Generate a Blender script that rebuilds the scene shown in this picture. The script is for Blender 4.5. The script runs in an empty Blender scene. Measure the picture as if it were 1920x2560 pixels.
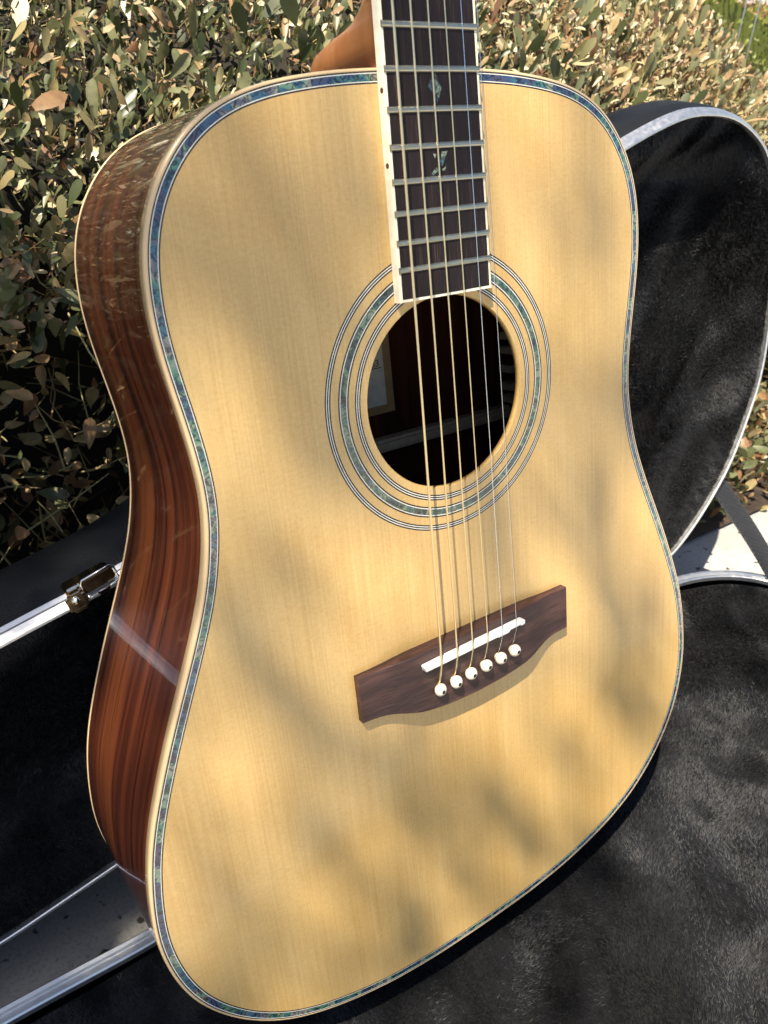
import bpy, bmesh, math, random
import numpy as np
from mathutils import Vector, Matrix, geometry, noise
random.seed(7); rng = np.random.default_rng(7)
scene = bpy.context.scene
COL = scene.collection

# ------------------------------------------------------------------ camera
cam_d = bpy.data.cameras.new("camera"); cam = bpy.data.objects.new("camera", cam_d); COL.objects.link(cam)
CAM = Vector((-0.24979, -0.26074, 0.59079))
cam.matrix_world = Matrix(((0.825153, 0.271126, -0.495594, CAM.x),
                           (-0.563383, 0.459397, -0.686698, CAM.y),
                           (0.041492, 0.845840, 0.531821, CAM.z), (0, 0, 0, 1)))
cam_d.sensor_fit = 'VERTICAL'; cam_d.sensor_height = 24.0; cam_d.lens = 24.0 * 2000.8 / 2560
cam_d.clip_start = 0.01; cam_d.clip_end = 200
cam_d.dof.use_dof = True; cam_d.dof.focus_distance = 0.47; cam_d.dof.aperture_fstop = cam_d.lens / 1.5
scene.camera = cam

# ------------------------------------------------------------------ light
SUN = Vector((-0.395, -0.183, 0.901)).normalized()
sun_el = math.asin(SUN.z); sun_az = math.atan2(SUN.x, SUN.y)
w = bpy.data.worlds.new("World"); scene.world = w; w.use_nodes = True
nt = w.node_tree; bg = nt.nodes['Background']
sky = nt.nodes.new('ShaderNodeTexSky'); sky.sky_type = 'NISHITA'; sky.sun_disc = False
sky.sun_elevation = sun_el; sky.sun_rotation = sun_az; sky.air_density = 1.0; sky.dust_density = 1.0
nt.links.new(sky.outputs[0], bg.inputs[0]); bg.inputs[1].default_value = 0.065
sd = bpy.data.lights.new("sun", 'SUN'); sd.energy = 5.0; sd.angle = math.radians(0.53); sd.color = (1.0, 0.90, 0.74)
so = bpy.data.objects.new("sun", sd); COL.objects.link(so)
so.rotation_euler = SUN.to_track_quat('Z', 'Y').to_euler(); so.location = (-2, -1, 5)
vs = scene.view_settings; vs.view_transform = 'Standard'; vs.look = 'None'; vs.gamma = 1.0; vs.use_curve_mapping = False
vs.exposure = 1.32

# ------------------------------------------------------------------ material helpers
def new_mat(name):
    m = bpy.data.materials.new(name); m.use_nodes = True
    return m, m.node_tree.nodes, m.node_tree.links, m.node_tree.nodes['Principled BSDF']
def setp(b, **k):
    names = dict(base='Base Color', rough='Roughness', metal='Metallic', spec='Specular IOR Level', coat='Coat Weight',
                 coatr='Coat Roughness', sheen='Sheen Weight', sheenr='Sheen Roughness', sheent='Sheen Tint', ior='IOR', sss='Subsurface Weight')
    for a, v in k.items():
        if a in ('base', 'sheent') and len(v) == 3: v = (*v, 1)
        b.inputs[names[a]].default_value = v
def ramp(N, stops, interp='LINEAR'):
    r = N.new('ShaderNodeValToRGB'); cr = r.color_ramp; cr.interpolation = interp
    while len(cr.elements) < len(stops): cr.elements.new(0.5)
    for e, (p, c) in zip(cr.elements, stops): e.position = p; e.color = (*c, 1)
    return r
def tex_noise(N, Lk, scale=1, detail=4, rough=0.5, mscale=(1, 1, 1), coord='Object', loc=(0, 0, 0), dist=0.0):
    tc = N.new('ShaderNodeTexCoord'); mp = N.new('ShaderNodeMapping'); t = N.new('ShaderNodeTexNoise')
    mp.inputs['Scale'].default_value = mscale; mp.inputs['Location'].default_value = loc
    t.inputs['Scale'].default_value = scale; t.inputs['Detail'].default_value = detail; t.inputs['Roughness'].default_value = rough
    t.inputs['Distortion'].default_value = dist
    Lk.new(tc.outputs[coord], mp.inputs[0]); Lk.new(mp.outputs[0], t.inputs['Vector'])
    return t
def mixc(N, Lk, fac, a, b, mode='MIX'):
    m = N.new('ShaderNodeMix'); m.data_type = 'RGBA'; m.blend_type = mode
    for sock, v in ((m.inputs[0], fac), (m.inputs[6], a), (m.inputs[7], b)):
        if hasattr(v, 'links') or hasattr(v, 'is_linked'): Lk.new(v, sock)
        elif isinstance(v, (int, float)): sock.default_value = v
        else: sock.default_value = (*v, 1)
    return m.outputs[2]
def bump(N, Lk, b, h, strength, dist):
    bp = N.new('ShaderNodeBump'); bp.inputs['Strength'].default_value = strength; bp.inputs['Distance'].default_value = dist
    Lk.new(h, bp.inputs['Height']); Lk.new(bp.outputs[0], b.inputs['Normal']); return bp
def plain(name, base, rough=0.5, **k):
    m, N, Lk, b = new_mat(name); setp(b, base=base, rough=rough, **k)
    t = tex_noise(N, Lk, 180, 3); r = ramp(N, [(0.3, tuple(c * 0.86 for c in base)), (0.7, tuple(min(1, c * 1.1) for c in base))])
    Lk.new(t.outputs[0], r.inputs[0]); Lk.new(r.outputs[0], b.inputs['Base Color']); return m

def mat_spruce():
    m, N, Lk, b = new_mat('spruce_top')
    g1 = tex_noise(N, Lk, 1, 3, 0.6, (1100, 9, 1)); g2 = tex_noise(N, Lk, 1, 3, 0.6, (90, 3.0, 1), loc=(3, 1, 0), dist=0.4); g3 = tex_noise(N, Lk, 1, 2, 0.6, (420, 700, 1), loc=(7, 2, 0), dist=0.8)
    g4 = tex_noise(N, Lk, 14, 5, 0.6, (1, 0.7, 1), loc=(2, 4, 0), dist=0.6)
    r1 = ramp(N, [(0.30, (0.590, 0.395, 0.158)), (0.68, (0.685, 0.480, 0.208))])
    r2 = ramp(N, [(0.35, (0.955, 0.94, 0.905)), (0.7, (1.0, 1.0, 1.0))]); r3 = ramp(N, [(0.3, (0.90, 0.88, 0.835)), (0.65, (1, 1, 1))])
    r4 = ramp(N, [(0.30, (0.90, 0.825, 0.68)), (0.68, (1.0, 1.0, 1.0))])
    for t, r in ((g1, r1), (g2, r2), (g3, r3), (g4, r4)): Lk.new(t.outputs[0], r.inputs[0])
    c = mixc(N, Lk, 1.0, r1.outputs[0], r2.outputs[0], 'MULTIPLY'); c = mixc(N, Lk, 1.0, c, r3.outputs[0], 'MULTIPLY'); c = mixc(N, Lk, 1.0, c, r4.outputs[0], 'MULTIPLY')
    Lk.new(c, b.inputs['Base Color']); setp(b, rough=0.42, spec=0.4, coat=0.6, coatr=0.14)
    bump(N, Lk, b, g1.outputs[0], 0.10, 0.0006); return m
def mat_rosewood(name, sc, gloss=True):
    m, N, Lk, b = new_mat(name)
    g1 = tex_noise(N, Lk, 1, 4, 0.62, sc, dist=0.15); g2 = tex_noise(N, Lk, 1, 3, 0.6, tuple(x * 3.2 for x in sc), loc=(5, 1, 2))
    r1 = ramp(N, [(0.32, (0.018, 0.006, 0.004)), (0.44, (0.048, 0.012, 0.006)), (0.54, (0.074, 0.019, 0.008)), (0.66, (0.115, 0.033, 0.011)), (0.78, (0.07, 0.019, 0.008))])
    r2 = ramp(N, [(0.36, (0.36, 0.31, 0.31)), (0.48, (1, 1, 1))])
    Lk.new(g1.outputs[0], r1.inputs[0]); Lk.new(g2.outputs[0], r2.inputs[0])
    c = mixc(N, Lk, 1.0, r1.outputs[0], r2.outputs[0], 'MULTIPLY'); Lk.new(c, b.inputs['Base Color'])
    if gloss: setp(b, rough=0.3, coat=1.0, coatr=0.025)
    else:
        setp(b, rough=0.8, spec=0.1); dk = mixc(N, Lk, 1.0, c, (0.75, 0.8, 0.8), 'MULTIPLY'); Lk.new(dk, b.inputs['Base Color'])
    return m
def mat_dark_board():
    m, N, Lk, b = new_mat('fretboard_rosewood')
    g = tex_noise(N, Lk, 1, 3, 0.6, (1400, 40, 1)); g2 = tex_noise(N, Lk, 1, 3, 0.5, (220, 10, 1), loc=(3, 3, 3))
    r = ramp(N, [(0.58, (0.010, 0.006, 0.007)), (0.70, (0.050, 0.036, 0.034))]); r2 = ramp(N, [(0.3, (0.6, 0.55, 0.55)), (0.7, (1.3, 1.1, 1.1))])
    Lk.new(g.outputs[0], r.inputs[0]); Lk.new(g2.outputs[0], r2.inputs[0])
    Lk.new(mixc(N, Lk, 1.0, r.outputs[0], r2.outputs[0], 'MULTIPLY'), b.inputs['Base Color']); setp(b, rough=0.6, spec=0.3)
    bump(N, Lk, b, g.outputs[0], 0.3, 0.0003); return m
def mat_bridge():
    m, N, Lk, b = new_mat('bridge_rosewood')
    g = tex_noise(N, Lk, 1, 4, 0.6, (9, 190, 120), dist=0.3); g2 = tex_noise(N, Lk, 1, 2, 0.5, (70, 1500, 400))
    r = ramp(N, [(0.30, (0.022, 0.010, 0.012)), (0.5, (0.058, 0.026, 0.023)), (0.70, (0.105, 0.047, 0.038))])
    r2 = ramp(N, [(0.35, (0.55, 0.5, 0.5)), (0.55, (1, 1, 1))]); Lk.new(g.outputs[0], r.inputs[0]); Lk.new(g2.outputs[0], r2.inputs[0])
    Lk.new(mixc(N, Lk, 1.0, r.outputs[0], r2.outputs[0], 'MULTIPLY'), b.inputs['Base Color']); setp(b, rough=0.48)
    bump(N, Lk, b, g2.outputs[0], 0.25, 0.0003); return m
def mat_maple(name, base, rough=0.25):
    m, N, Lk, b = new_mat(name)
    g = tex_noise(N, Lk, 60, 4, 0.6); r = ramp(N, [(0.3, tuple(c * 0.86 for c in base)), (0.7, base)])
    Lk.new(g.outputs[0], r.inputs[0]); Lk.new(r.outputs[0], b.inputs['Base Color']); setp(b, rough=rough, coat=0.6, coatr=0.05); return m
def mat_mahogany():
    m, N, Lk, b = new_mat('mahogany_neck')
    g = tex_noise(N, Lk, 1, 4, 0.6, (260, 16, 60), dist=0.4); r = ramp(N, [(0.3, (0.17, 0.058, 0.018)), (0.5, (0.27, 0.10, 0.032)), (0.7, (0.34, 0.14, 0.048))])
    Lk.new(g.outputs[0], r.inputs[0]); Lk.new(r.outputs[0], b.inputs['Base Color']); setp(b, rough=0.32, coat=0.5, coatr=0.08); return m
def mat_abalone(name, stops):
    m, N, Lk, b = new_mat(name)
    oi = N.new('ShaderNodeObjectInfo'); mul = N.new('ShaderNodeMath'); mul.operation = 'MULTIPLY'; mul.inputs[1].default_value = 37.0
    Lk.new(oi.outputs['Random'], mul.inputs[0])
    tc = N.new('ShaderNodeTexCoord'); add = N.new('ShaderNodeVectorMath'); add.operation = 'ADD'
    Lk.new(tc.outputs['Object'], add.inputs[0]); Lk.new(mul.outputs[0], add.inputs[1])
    n1 = N.new('ShaderNodeTexNoise'); n1.inputs['Scale'].default_value = 70; n1.inputs['Detail'].default_value = 2; n1.inputs['Distortion'].default_value = 1.5
    n2 = N.new('ShaderNodeTexNoise'); n2.inputs['Scale'].default_value = 120; n2.inputs['Detail'].default_value = 1; n2.inputs['Distortion'].default_value = 3.0
    Lk.new(add.outputs[0], n1.inputs['Vector']); Lk.new(add.outputs[0], n2.inputs['Vector'])
    mixv = N.new('ShaderNodeMath'); mixv.operation = 'MULTIPLY_ADD'; mixv.inputs[1].default_value = 0.45
    Lk.new(oi.outputs['Random'], mixv.inputs[0]); Lk.new(n1.outputs[0], mixv.inputs[2])
    sub = N.new('ShaderNodeMath'); sub.operation = 'SUBTRACT'; sub.inputs[1].default_value = 0.22; Lk.new(mixv.outputs[0], sub.inputs[0])
    r = ramp(N, stops)
    Lk.new(sub.outputs[0], r.inputs[0])
    r2 = ramp(N, [(0.36, (1, 1, 1)), (0.44, (0.07, 0.06, 0.07)), (0.53, (1, 1, 1))]); Lk.new(n2.outputs[0], r2.inputs[0])
    Lk.new(mixc(N, Lk, 1.0, r.outputs[0], r2.outputs[0], 'MULTIPLY'), b.inputs['Base Color']); setp(b, rough=0.25, coat=0.6, coatr=0.05, spec=0.7); return m
def mat_metal(name, base, rough):
    m, N, Lk, b = new_mat(name); setp(b, base=base, rough=rough, metal=1.0)
    t = tex_noise(N, Lk, 250, 3); r = ramp(N, [(0.3, (rough * 0.88,) * 3), (0.7, (rough * 1.15,) * 3)]); Lk.new(t.outputs[0], r.inputs[0]); Lk.new(r.outputs[0], b.inputs['Roughness']); return m
def mat_fur(name, hair):
    m, N, Lk, b = new_mat(name)
    g = tex_noise(N, Lk, 22, 5, 0.65, dist=1.0)
    r = ramp(N, [(0.35, (0.0032, 0.0033, 0.0040) if hair else (0.0016, 0.0016, 0.0019)), (0.65, (0.0165, 0.0172, 0.0210) if hair else (0.0035, 0.0035, 0.004))])
    Lk.new(g.outputs[0], r.inputs[0]); Lk.new(r.outputs[0], b.inputs['Base Color']); setp(b, rough=0.6 if hair else 0.95, spec=0.35, sheen=0.0, sheenr=0.5); return m
def mat_vinyl():
    m, N, Lk, b = new_mat('black_vinyl')
    v = N.new('ShaderNodeTexVoronoi'); v.inputs['Scale'].default_value = 700; tc = N.new('ShaderNodeTexCoord'); Lk.new(tc.outputs['Object'], v.inputs['Vector'])
    setp(b, base=(0.010, 0.011, 0.013), rough=0.55, spec=0.22); bump(N, Lk, b, v.outputs['Distance'], 0.4, 0.0008)
    t = tex_noise(N, Lk, 12, 3); r = ramp(N, [(0.3, (0.004, 0.0045, 0.0055)), (0.7, (0.008, 0.009, 0.011))]); Lk.new(t.outputs[0], r.inputs[0]); Lk.new(r.outputs[0], b.inputs['Base Color']); return m
def mat_concrete():
    m, N, Lk, b = new_mat('concrete')
    g = tex_noise(N, Lk, 6, 5, 0.6); g2 = tex_noise(N, Lk, 320, 3, 0.6); v = tex_noise(N, Lk, 90, 2, 0.4, loc=(4, 4, 4))
    r = ramp(N, [(0.3, (0.30, 0.29, 0.27)), (0.7, (0.42, 0.41, 0.385))]); r2 = ramp(N, [(0.25, (0.62, 0.61, 0.6)), (0.5, (1, 1, 1))]); r3 = ramp(N, [(0.28, (0.15, 0.14, 0.14)), (0.34, (1, 1, 1))])
    for t, q in ((g, r), (g2, r2), (v, r3)): Lk.new(t.outputs[0], q.inputs[0])
    c = mixc(N, Lk, 1, r.outputs[0], r2.outputs[0], 'MULTIPLY'); c = mixc(N, Lk, 1, c, r3.outputs[0], 'MULTIPLY'); Lk.new(c, b.inputs['Base Color'])
    setp(b, rough=0.85); bump(N, Lk, b, g2.outputs[0], 0.4, 0.001); return m
def mat_soil():
    m, N, Lk, b = new_mat('soil'); g = tex_noise(N, Lk, 60, 6, 0.7)
    r = ramp(N, [(0.3, (0.020, 0.013, 0.008)), (0.7, (0.075, 0.050, 0.032))]); Lk.new(g.outputs[0], r.inputs[0]); Lk.new(r.outputs[0], b.inputs['Base Color']); setp(b, rough=0.95)
    bump(N, Lk, b, g.outputs[0], 1.0, 0.01); return m
LEAFR = [(0.0, (0.045, 0.062, 0.020)), (0.22, (0.088, 0.106, 0.042)), (0.42, (0.145, 0.158, 0.074)), (0.6, (0.215, 0.212, 0.106)), (0.74, (0.32, 0.27, 0.122)), (0.84, (0.45, 0.34, 0.165)), (0.93, (0.35, 0.21, 0.10)), (1.0, (0.15, 0.070, 0.038))]
def mat_leaf(name, attr, stops=LEAFR, rough=0.40, trans=0.25):
    m, N, Lk, b = new_mat(name)
    if attr:
        a = N.new('ShaderNodeAttribute'); a.attribute_name = 'tone'; out = a.outputs['Fac']
    else:
        a = N.new('ShaderNodeObjectInfo'); out = a.outputs['Random']
        mm = N.new('ShaderNodeMath'); mm.operation = 'MULTIPLY'; mm.inputs[1].default_value = 0.80; Lk.new(out, mm.inputs[0]); out = mm.outputs[0]
    r = ramp(N, stops); Lk.new(out, r.inputs[0])
    t = tex_noise(N, Lk, 130, 4, 0.6); r2 = ramp(N, [(0.3, (0.72, 0.72, 0.68)), (0.6, (1.08, 1.08, 1.08)), (0.75, (1.2, 1.02, 0.9))]); Lk.new(t.outputs[0], r2.inputs[0])
    c = mixc(N, Lk, 1, r.outputs[0], r2.outputs[0], 'MULTIPLY'); Lk.new(c, b.inputs['Base Color']); setp(b, rough=rough, spec=0.55)
    tr = N.new('ShaderNodeBsdfTranslucent'); Lk.new(c, tr.inputs[0]); mx = N.new('ShaderNodeMixShader'); mx.inputs[0].default_value = trans
    Lk.new(b.outputs[0], mx.inputs[1]); Lk.new(tr.outputs[0], mx.inputs[2]); Lk.new(mx.outputs[0], N['Material Output'].inputs[0]); return m

M = dict(spruce=mat_spruce(), side=mat_rosewood('rosewood_side', (1.5, 1.5, 66)), back=mat_rosewood('rosewood_back', (60, 2.5, 2.5)), inner=mat_rosewood('rosewood_inside', (45, 2.5, 2.5), False),
         board=mat_dark_board(), bridge=mat_bridge(), maple=mat_maple('maple_binding', (0.66, 0.47, 0.26)), ivory=plain('ivory_plastic', (0.80, 0.74, 0.58), 0.3),
         mahog=mat_mahogany(), shell=mat_abalone('abalone_shell', [(0.26, (0.05, 0.05, 0.09)), (0.35, (0.03, 0.055, 0.13)), (0.43, (0.035, 0.12, 0.13)), (0.50, (0.08, 0.19, 0.12)), (0.58, (0.22, 0.24, 0.19)), (0.66, (0.11, 0.10, 0.12)), (0.76, (0.04, 0.11, 0.17))]), shell2=mat_abalone('pale_abalone', [(0.26, (0.04, 0.06, 0.07)), (0.36, (0.04, 0.13, 0.10)), (0.45, (0.14, 0.20, 0.14)), (0.54, (0.22, 0.25, 0.18)), (0.62, (0.09, 0.16, 0.11)), (0.72, (0.03, 0.04, 0.04)), (0.8, (0.06, 0.13, 0.15))]), fret=mat_metal('nickel_fret', (0.44, 0.43, 0.35), 0.36), bronze=mat_metal('bronze_string', (0.86, 0.70, 0.42), 0.32), steel=mat_metal('steel_string', (0.72, 0.73, 0.75), 0.22),
         white=plain('white_bone', (0.82, 0.81, 0.77), 0.35), whiteline=plain('white_purfling', (0.78, 0.75, 0.66), 0.4), black=plain('black_purfling', (0.012, 0.012, 0.014), 0.4), paper=plain('paper', (0.62, 0.54, 0.42), 0.9), tan=plain('tan_print', (0.34, 0.20, 0.08), 0.9), ink=plain('ink', (0.02, 0.02, 0.02), 0.9),
         brace=plain('spruce_brace', (0.42, 0.33, 0.22), 0.8), fur=mat_fur('plush_backing', False), pile=mat_fur('plush_pile', True), vinyl=mat_vinyl(), alu=mat_metal('aluminium_rim', (0.74, 0.74, 0.73), 0.42), chrome=mat_metal('chrome', (0.85, 0.80, 0.72), 0.10),
         brass=mat_metal('brown_latch_metal', (0.50, 0.35, 0.21), 0.24), concrete=mat_concrete(), soil=mat_soil(), leafA=mat_leaf('hedge_leaf_mass', True), leafO=mat_leaf('hedge_leaf', False), bark=plain('bark', (0.12, 0.085, 0.055), 0.9))

# ------------------------------------------------------------------ object helpers
def finish(o, parent=None, **props):
    COL.objects.link(o)
    if parent: o.parent = parent
    for k, v in props.items(): o[k] = v
    return o
def mesh(name, verts, faces, mat, parent=None, smooth=True, **props):
    me = bpy.data.meshes.new(name); me.from_pydata([tuple(map(float, v)) for v in verts], [], [tuple(map(int, f)) for f in faces]); me.update()
    if mat: me.materials.append(mat)
    if smooth: me.polygons.foreach_set('use_smooth', [True] * len(me.polygons))
    return finish(bpy.data.objects.new(name, me), parent, **props)
def fast_mesh(name, V, F, mat, parent=None, tone=None, **props):
    """numpy triangles: V (n,3), F (m,3)"""
    me = bpy.data.meshes.new(name); me.vertices.add(len(V)); me.vertices.foreach_set('co', np.asarray(V, np.float32).ravel())
    me.loops.add(3 * len(F)); me.loops.foreach_set('vertex_index', np.asarray(F, np.int32).ravel())
    me.polygons.add(len(F)); me.polygons.foreach_set('loop_start', np.arange(0, 3 * len(F), 3, dtype=np.int32)); me.polygons.foreach_set('loop_total', np.full(len(F), 3, np.int32))
    if tone is not None:
        at = me.attributes.new('tone', 'FLOAT', 'POINT'); at.data.foreach_set('value', np.asarray(tone, np.float32))
    me.polygons.foreach_set('use_smooth', [True] * len(F)); me.update(calc_edges=True); me.validate(); me.materials.append(mat)
    return finish(bpy.data.objects.new(name, me), parent, **props)
def empty(name, label, cat, loc=(0, 0, 0), mat=None, group=None):
    o = bpy.data.objects.new(name, None); COL.objects.link(o); o.empty_display_size = 0.05
    if mat is not None: o.matrix_world = mat
    else: o.location = loc
    o['label'] = label; o['category'] = cat
    if group: o['group'] = group
    return o
def bm_obj(name, bm, mat, parent, smooth=False, **props):
    me = bpy.data.meshes.new(name); bm.to_mesh(me); bm.free(); me.materials.append(mat)
    if smooth: me.polygons.foreach_set('use_smooth', [True] * len(me.polygons))
    return finish(bpy.data.objects.new(name, me), parent, **props)
def box_bm(lo, hi, bevel=0.0, bm=None):
    b2 = bmesh.new(); r = bmesh.ops.create_cube(b2, size=1)
    for v in b2.verts: v.co = Vector([(lo[i] + hi[i]) / 2 + v.co[i] * (hi[i] - lo[i]) for i in range(3)])
    if bevel: bmesh.ops.bevel(b2, geom=list(b2.edges), offset=bevel, segments=2, affect='EDGES')
    return b2
def tube(path, rad, n=6, caps=True):
    P = [Vector(p) for p in path]; V = []; F = []; up = None
    for i, p in enumerate(P):
        d = (P[min(i + 1, len(P) - 1)] - P[max(i - 1, 0)]).normalized()
        if up is None: up = d.orthogonal().normalized()
        up = (up - d * up.dot(d)).normalized(); s = d.cross(up); r = rad[i] if hasattr(rad, '__len__') else rad
        V += [p + (up * math.cos(2 * math.pi * k / n) + s * math.sin(2 * math.pi * k / n)) * r for k in range(n)]
    for i in range(len(P) - 1):
        for k in range(n): F.append((i * n + k, i * n + (k + 1) % n, (i + 1) * n + (k + 1) % n, (i + 1) * n + k))
    if caps: F += [tuple(range(n))[::-1], tuple(range((len(P) - 1) * n, len(P) * n))]
    return V, F
def resample(pts, n, closed=True):
    P = np.array(pts, float)
    if closed: P = np.vstack([P, P[:1]])
    d = np.r_[0, np.cumsum(np.hypot(*np.diff(P, axis=0).T))]; t = np.linspace(0, d[-1], n, endpoint=not closed)
    return np.c_[np.interp(t, d, P[:, 0]), np.interp(t, d, P[:, 1])]
def smooth_loop(P, it):
    for _ in range(it): P = 0.5 * P + 0.25 * (np.roll(P, 1, 0) + np.roll(P, -1, 0))
    return P
def normals2(P):
    T = np.roll(P, -1, 0) - np.roll(P, 1, 0); T /= np.linalg.norm(T, axis=1)[:, None]
    Nn = np.c_[T[:, 1], -T[:, 0]]; A = 0.5 * np.sum(P[:, 0] * np.roll(P[:, 1], -1) - np.roll(P[:, 0], -1) * P[:, 1])
    return Nn if A > 0 else -Nn

# ================================================================== GROUND
def sheet(name, x0, x1, y0, y1, z, mat, label=None, cat=None, n=1):
    V = [(x0, y0, z), (x1, y0, z), (x1, y1, z), (x0, y1, z)]
    return mesh(name, V, [(0, 1, 2, 3)], mat, None, False, kind='structure', label=label, category=cat)
sheet('ground', -60, 60, -60, 60, 0.0, M['concrete'], 'pale grey concrete patio under the open guitar case', 'patio')
sheet('planting_bed', -3, 6, 0.226, 1.75, 0.006, M['soil'], 'dark soil bed under the trimmed hedge', 'soil bed')

# ================================================================== GUITAR
A_ = math.radians(14.0); H0 = 0.28880
GU = Vector((1, 0, 0)); GV = Vector((0, math.sin(A_), math.cos(A_))); GW = Vector((0, -math.cos(A_), math.sin(A_)))
OFF = (0.0, -226.5, -60.0)
gl = GV * (OFF[1] / 1000) + GW * (OFF[2] / 1000) + Vector((0, 0, H0))
gm = Matrix(((GU.x, GV.x, GW.x, gl.x), (GU.y, GV.y, GW.y, gl.y), (GU.z, GV.z, GW.z, gl.z), (0, 0, 0, 1)))
guitar = empty('acoustic_guitar', 'natural spruce top acoustic guitar with rosewood sides standing in open black case', 'guitar', mat=gm)
def g(u, v, ww): return ((u - OFF[0]) / 1000, (v - OFF[1]) / 1000, (ww - OFF[2]) / 1000)
half = [(0, 285.6), (31.6, 285.0), (52, 284), (72.5, 281.6), (85, 279.3), (95, 276.6), (106.3, 271.8), (116, 265.6), (124, 257.6), (131.8, 247.3), (137, 237), (140.5, 226.5), (142.4, 215), (143.2, 203), (143, 193), (141.6, 178), (139, 161), (136.8, 145), (135.4, 130), (135.2, 118), (136.2, 106), (139, 91.8), (142.3, 78.6), (148.4, 62), (156.2, 44.3), (164.5, 26.5), (175, 3.5), (182.8, -15.5), (188.7, -30.5), (194.2, -48.5), (197.8, -67), (199.9, -86), (200.3, -98), (199.2, -111), (195.3, -129.8), (188.2, -148), (177.6, -164.4), (165, -179.2), (146.2, -194.6), (127, -204.4), (104, -212.4), (75, -219), (42, -222.6), (0, -223.6)]
full = half + [(-u, v) for u, v in half[-2:0:-1]]
NO = 480
OUT = smooth_loop(resample(full, NO), 14); OUT = resample(OUT, NO); ON = normals2(OUT)
def off(d): return OUT + ON * d
def D(v): return 109 + (285 - v) * 0.020
def band(name, loops, mat, parent, smooth=True, rng_=None):
    """loops: list of (offset, w) where w may be a function of v; consecutive loops joined around the outline"""
    V = []; F = []
    for d, ww in loops:
        P = off(d)
        for i in range(NO): V.append(g(P[i, 0], P[i, 1], ww(OUT[i, 1]) if callable(ww) else ww))
    for j in range(len(loops) - 1):
        for i in range(NO):
            k = (i + 1) % NO; F.append((j * NO + i, (j + 1) * NO + i, (j + 1) * NO + k, j * NO + k))
    return mesh(name, V, F, mat, parent, smooth)
# soundboard with hole, radial grid round the sound hole
VC = 138.8; RH = 50.0
ins = off(-2.3); ang = np.arctan2(ins[:, 1] - VC, ins[:, 0])
V = []; F = []; NR = 14
for j in range(NR + 1):
    t = j / NR
    for i in range(NO):
        p0 = np.array([RH * math.cos(ang[i]), VC + RH * math.sin(ang[i])]); p = p0 * (1 - t) + ins[i] * t
        V.append(g(p[0], p[1], 0.0))
for j in range(NR):
    for i in range(NO):
        k = (i + 1) % NO; F.append((j * NO + i, j * NO + k, (j + 1) * NO + k, (j + 1) * NO + i))
top = mesh('soundboard', V, F, M['spruce'], guitar, False)
V = []; F = []
for ww, r in ((0.0, 50.0), (-0.6, 49.6), (-3.2, 49.6), (-3.2, 60)):
    for i in range(96): V.append(g(r * math.cos(i * math.pi / 48), VC + r * math.sin(i * math.pi / 48), ww - 0.02))
for j in range(3):
    for i in range(96): F.append((j * 96 + i, j * 96 + (i + 1) % 96, (j + 1) * 96 + (i + 1) % 96, (j + 1) * 96 + i))
mesh('hole_edge', V, F, M['spruce'], top)
# edge trim
band('purfling_line', [(-2.5, 0.03), (-1.85, 0.03)], M['black'], guitar); band('purfling_line', [(-1.85, 0.03), (-1.5, 0.03)], M['whiteline'], guitar)
band('purfling_line', [(1.5, 0.03), (1.85, 0.03)], M['whiteline'], guitar); band('purfling_line', [(1.85, 0.03), (2.45, 0.03)], M['black'], guitar)
band('top_binding', [(2.45, -0.5), (2.45, 0.05), (3.0, 0.02), (3.6, -0.25), (3.9, -0.9), (3.9, -6.5), (3.3, -6.6)], M['maple'], guitar)
side = band('side', [(3.75, -6.3), (3.75, lambda v: -D(v) + 2.2)], M['side'], guitar)
band('inner_lining', [(1.2, -4), (1.2, lambda v: -D(v) + 2)], M['inner'], guitar)
band('back_binding', [(3.6, lambda v: -D(v) + 2.4), (4.0, lambda v: -D(v) + 2.2), (4.0, lambda v: -D(v) + 0.5), (3.2, lambda v: -D(v)), (1.5, lambda v: -D(v) - 0.02)], M['maple'], guitar)
# back plate
def plate(name, d, wfun, mat, flip=False):
    P = off(d); V = [g(P[i, 0], P[i, 1], wfun(P[i, 1])) for i in range(NO)]; c = [g(0, v, wfun(v)) for v in (200, 60, -80)]
    V2 = V + [g(0, v, wfun(v)) for v in P[:, 1]]; F = []
    for i in range(NO):
        k = (i + 1) % NO; F.append((i, k, NO + k, NO + i))
    return mesh(name, V2, F, mat, guitar, False)
plate('back', 1.8, lambda v: -D(v) + 0.1, M['back']); plate('inner_back', 1.0, lambda v: -D(v) + 3.0, M['inner'])
# abalone pieces round the edge
cum = np.r_[0, np.cumsum(np.hypot(*np.diff(np.vstack([OUT, OUT[:1]]), axis=0).T))]
i0 = 0; pieces = []
while i0 < NO:
    n = random.choice([2, 3, 3, 4, 4, 5, 6]); i1 = min(NO, i0 + n); pieces.append((i0, i1)); i0 = i1
for a0, a1 in pieces:
    V = []; F = []; P1 = off(-1.5); P2 = off(1.5); n = a1 - a0 + 1
    mid = OUT[(a0 + a1) // 2 % NO]
    for i in range(a0, a1 + 1):
        for P in (P1, P2):
            q = P[i % NO]
            V.append((q[0] / 1000 - mid[0] / 1000, q[1] / 1000 - mid[1] / 1000, 0))
    for i in range(n - 1): F.append((2 * i, 2 * i + 2, 2 * i + 3, 2 * i + 1)[::-1])
    o = mesh('shell_inlay', V, F, M['shell'], guitar, False); o.location = g(mid[0], mid[1], 0.035)
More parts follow.
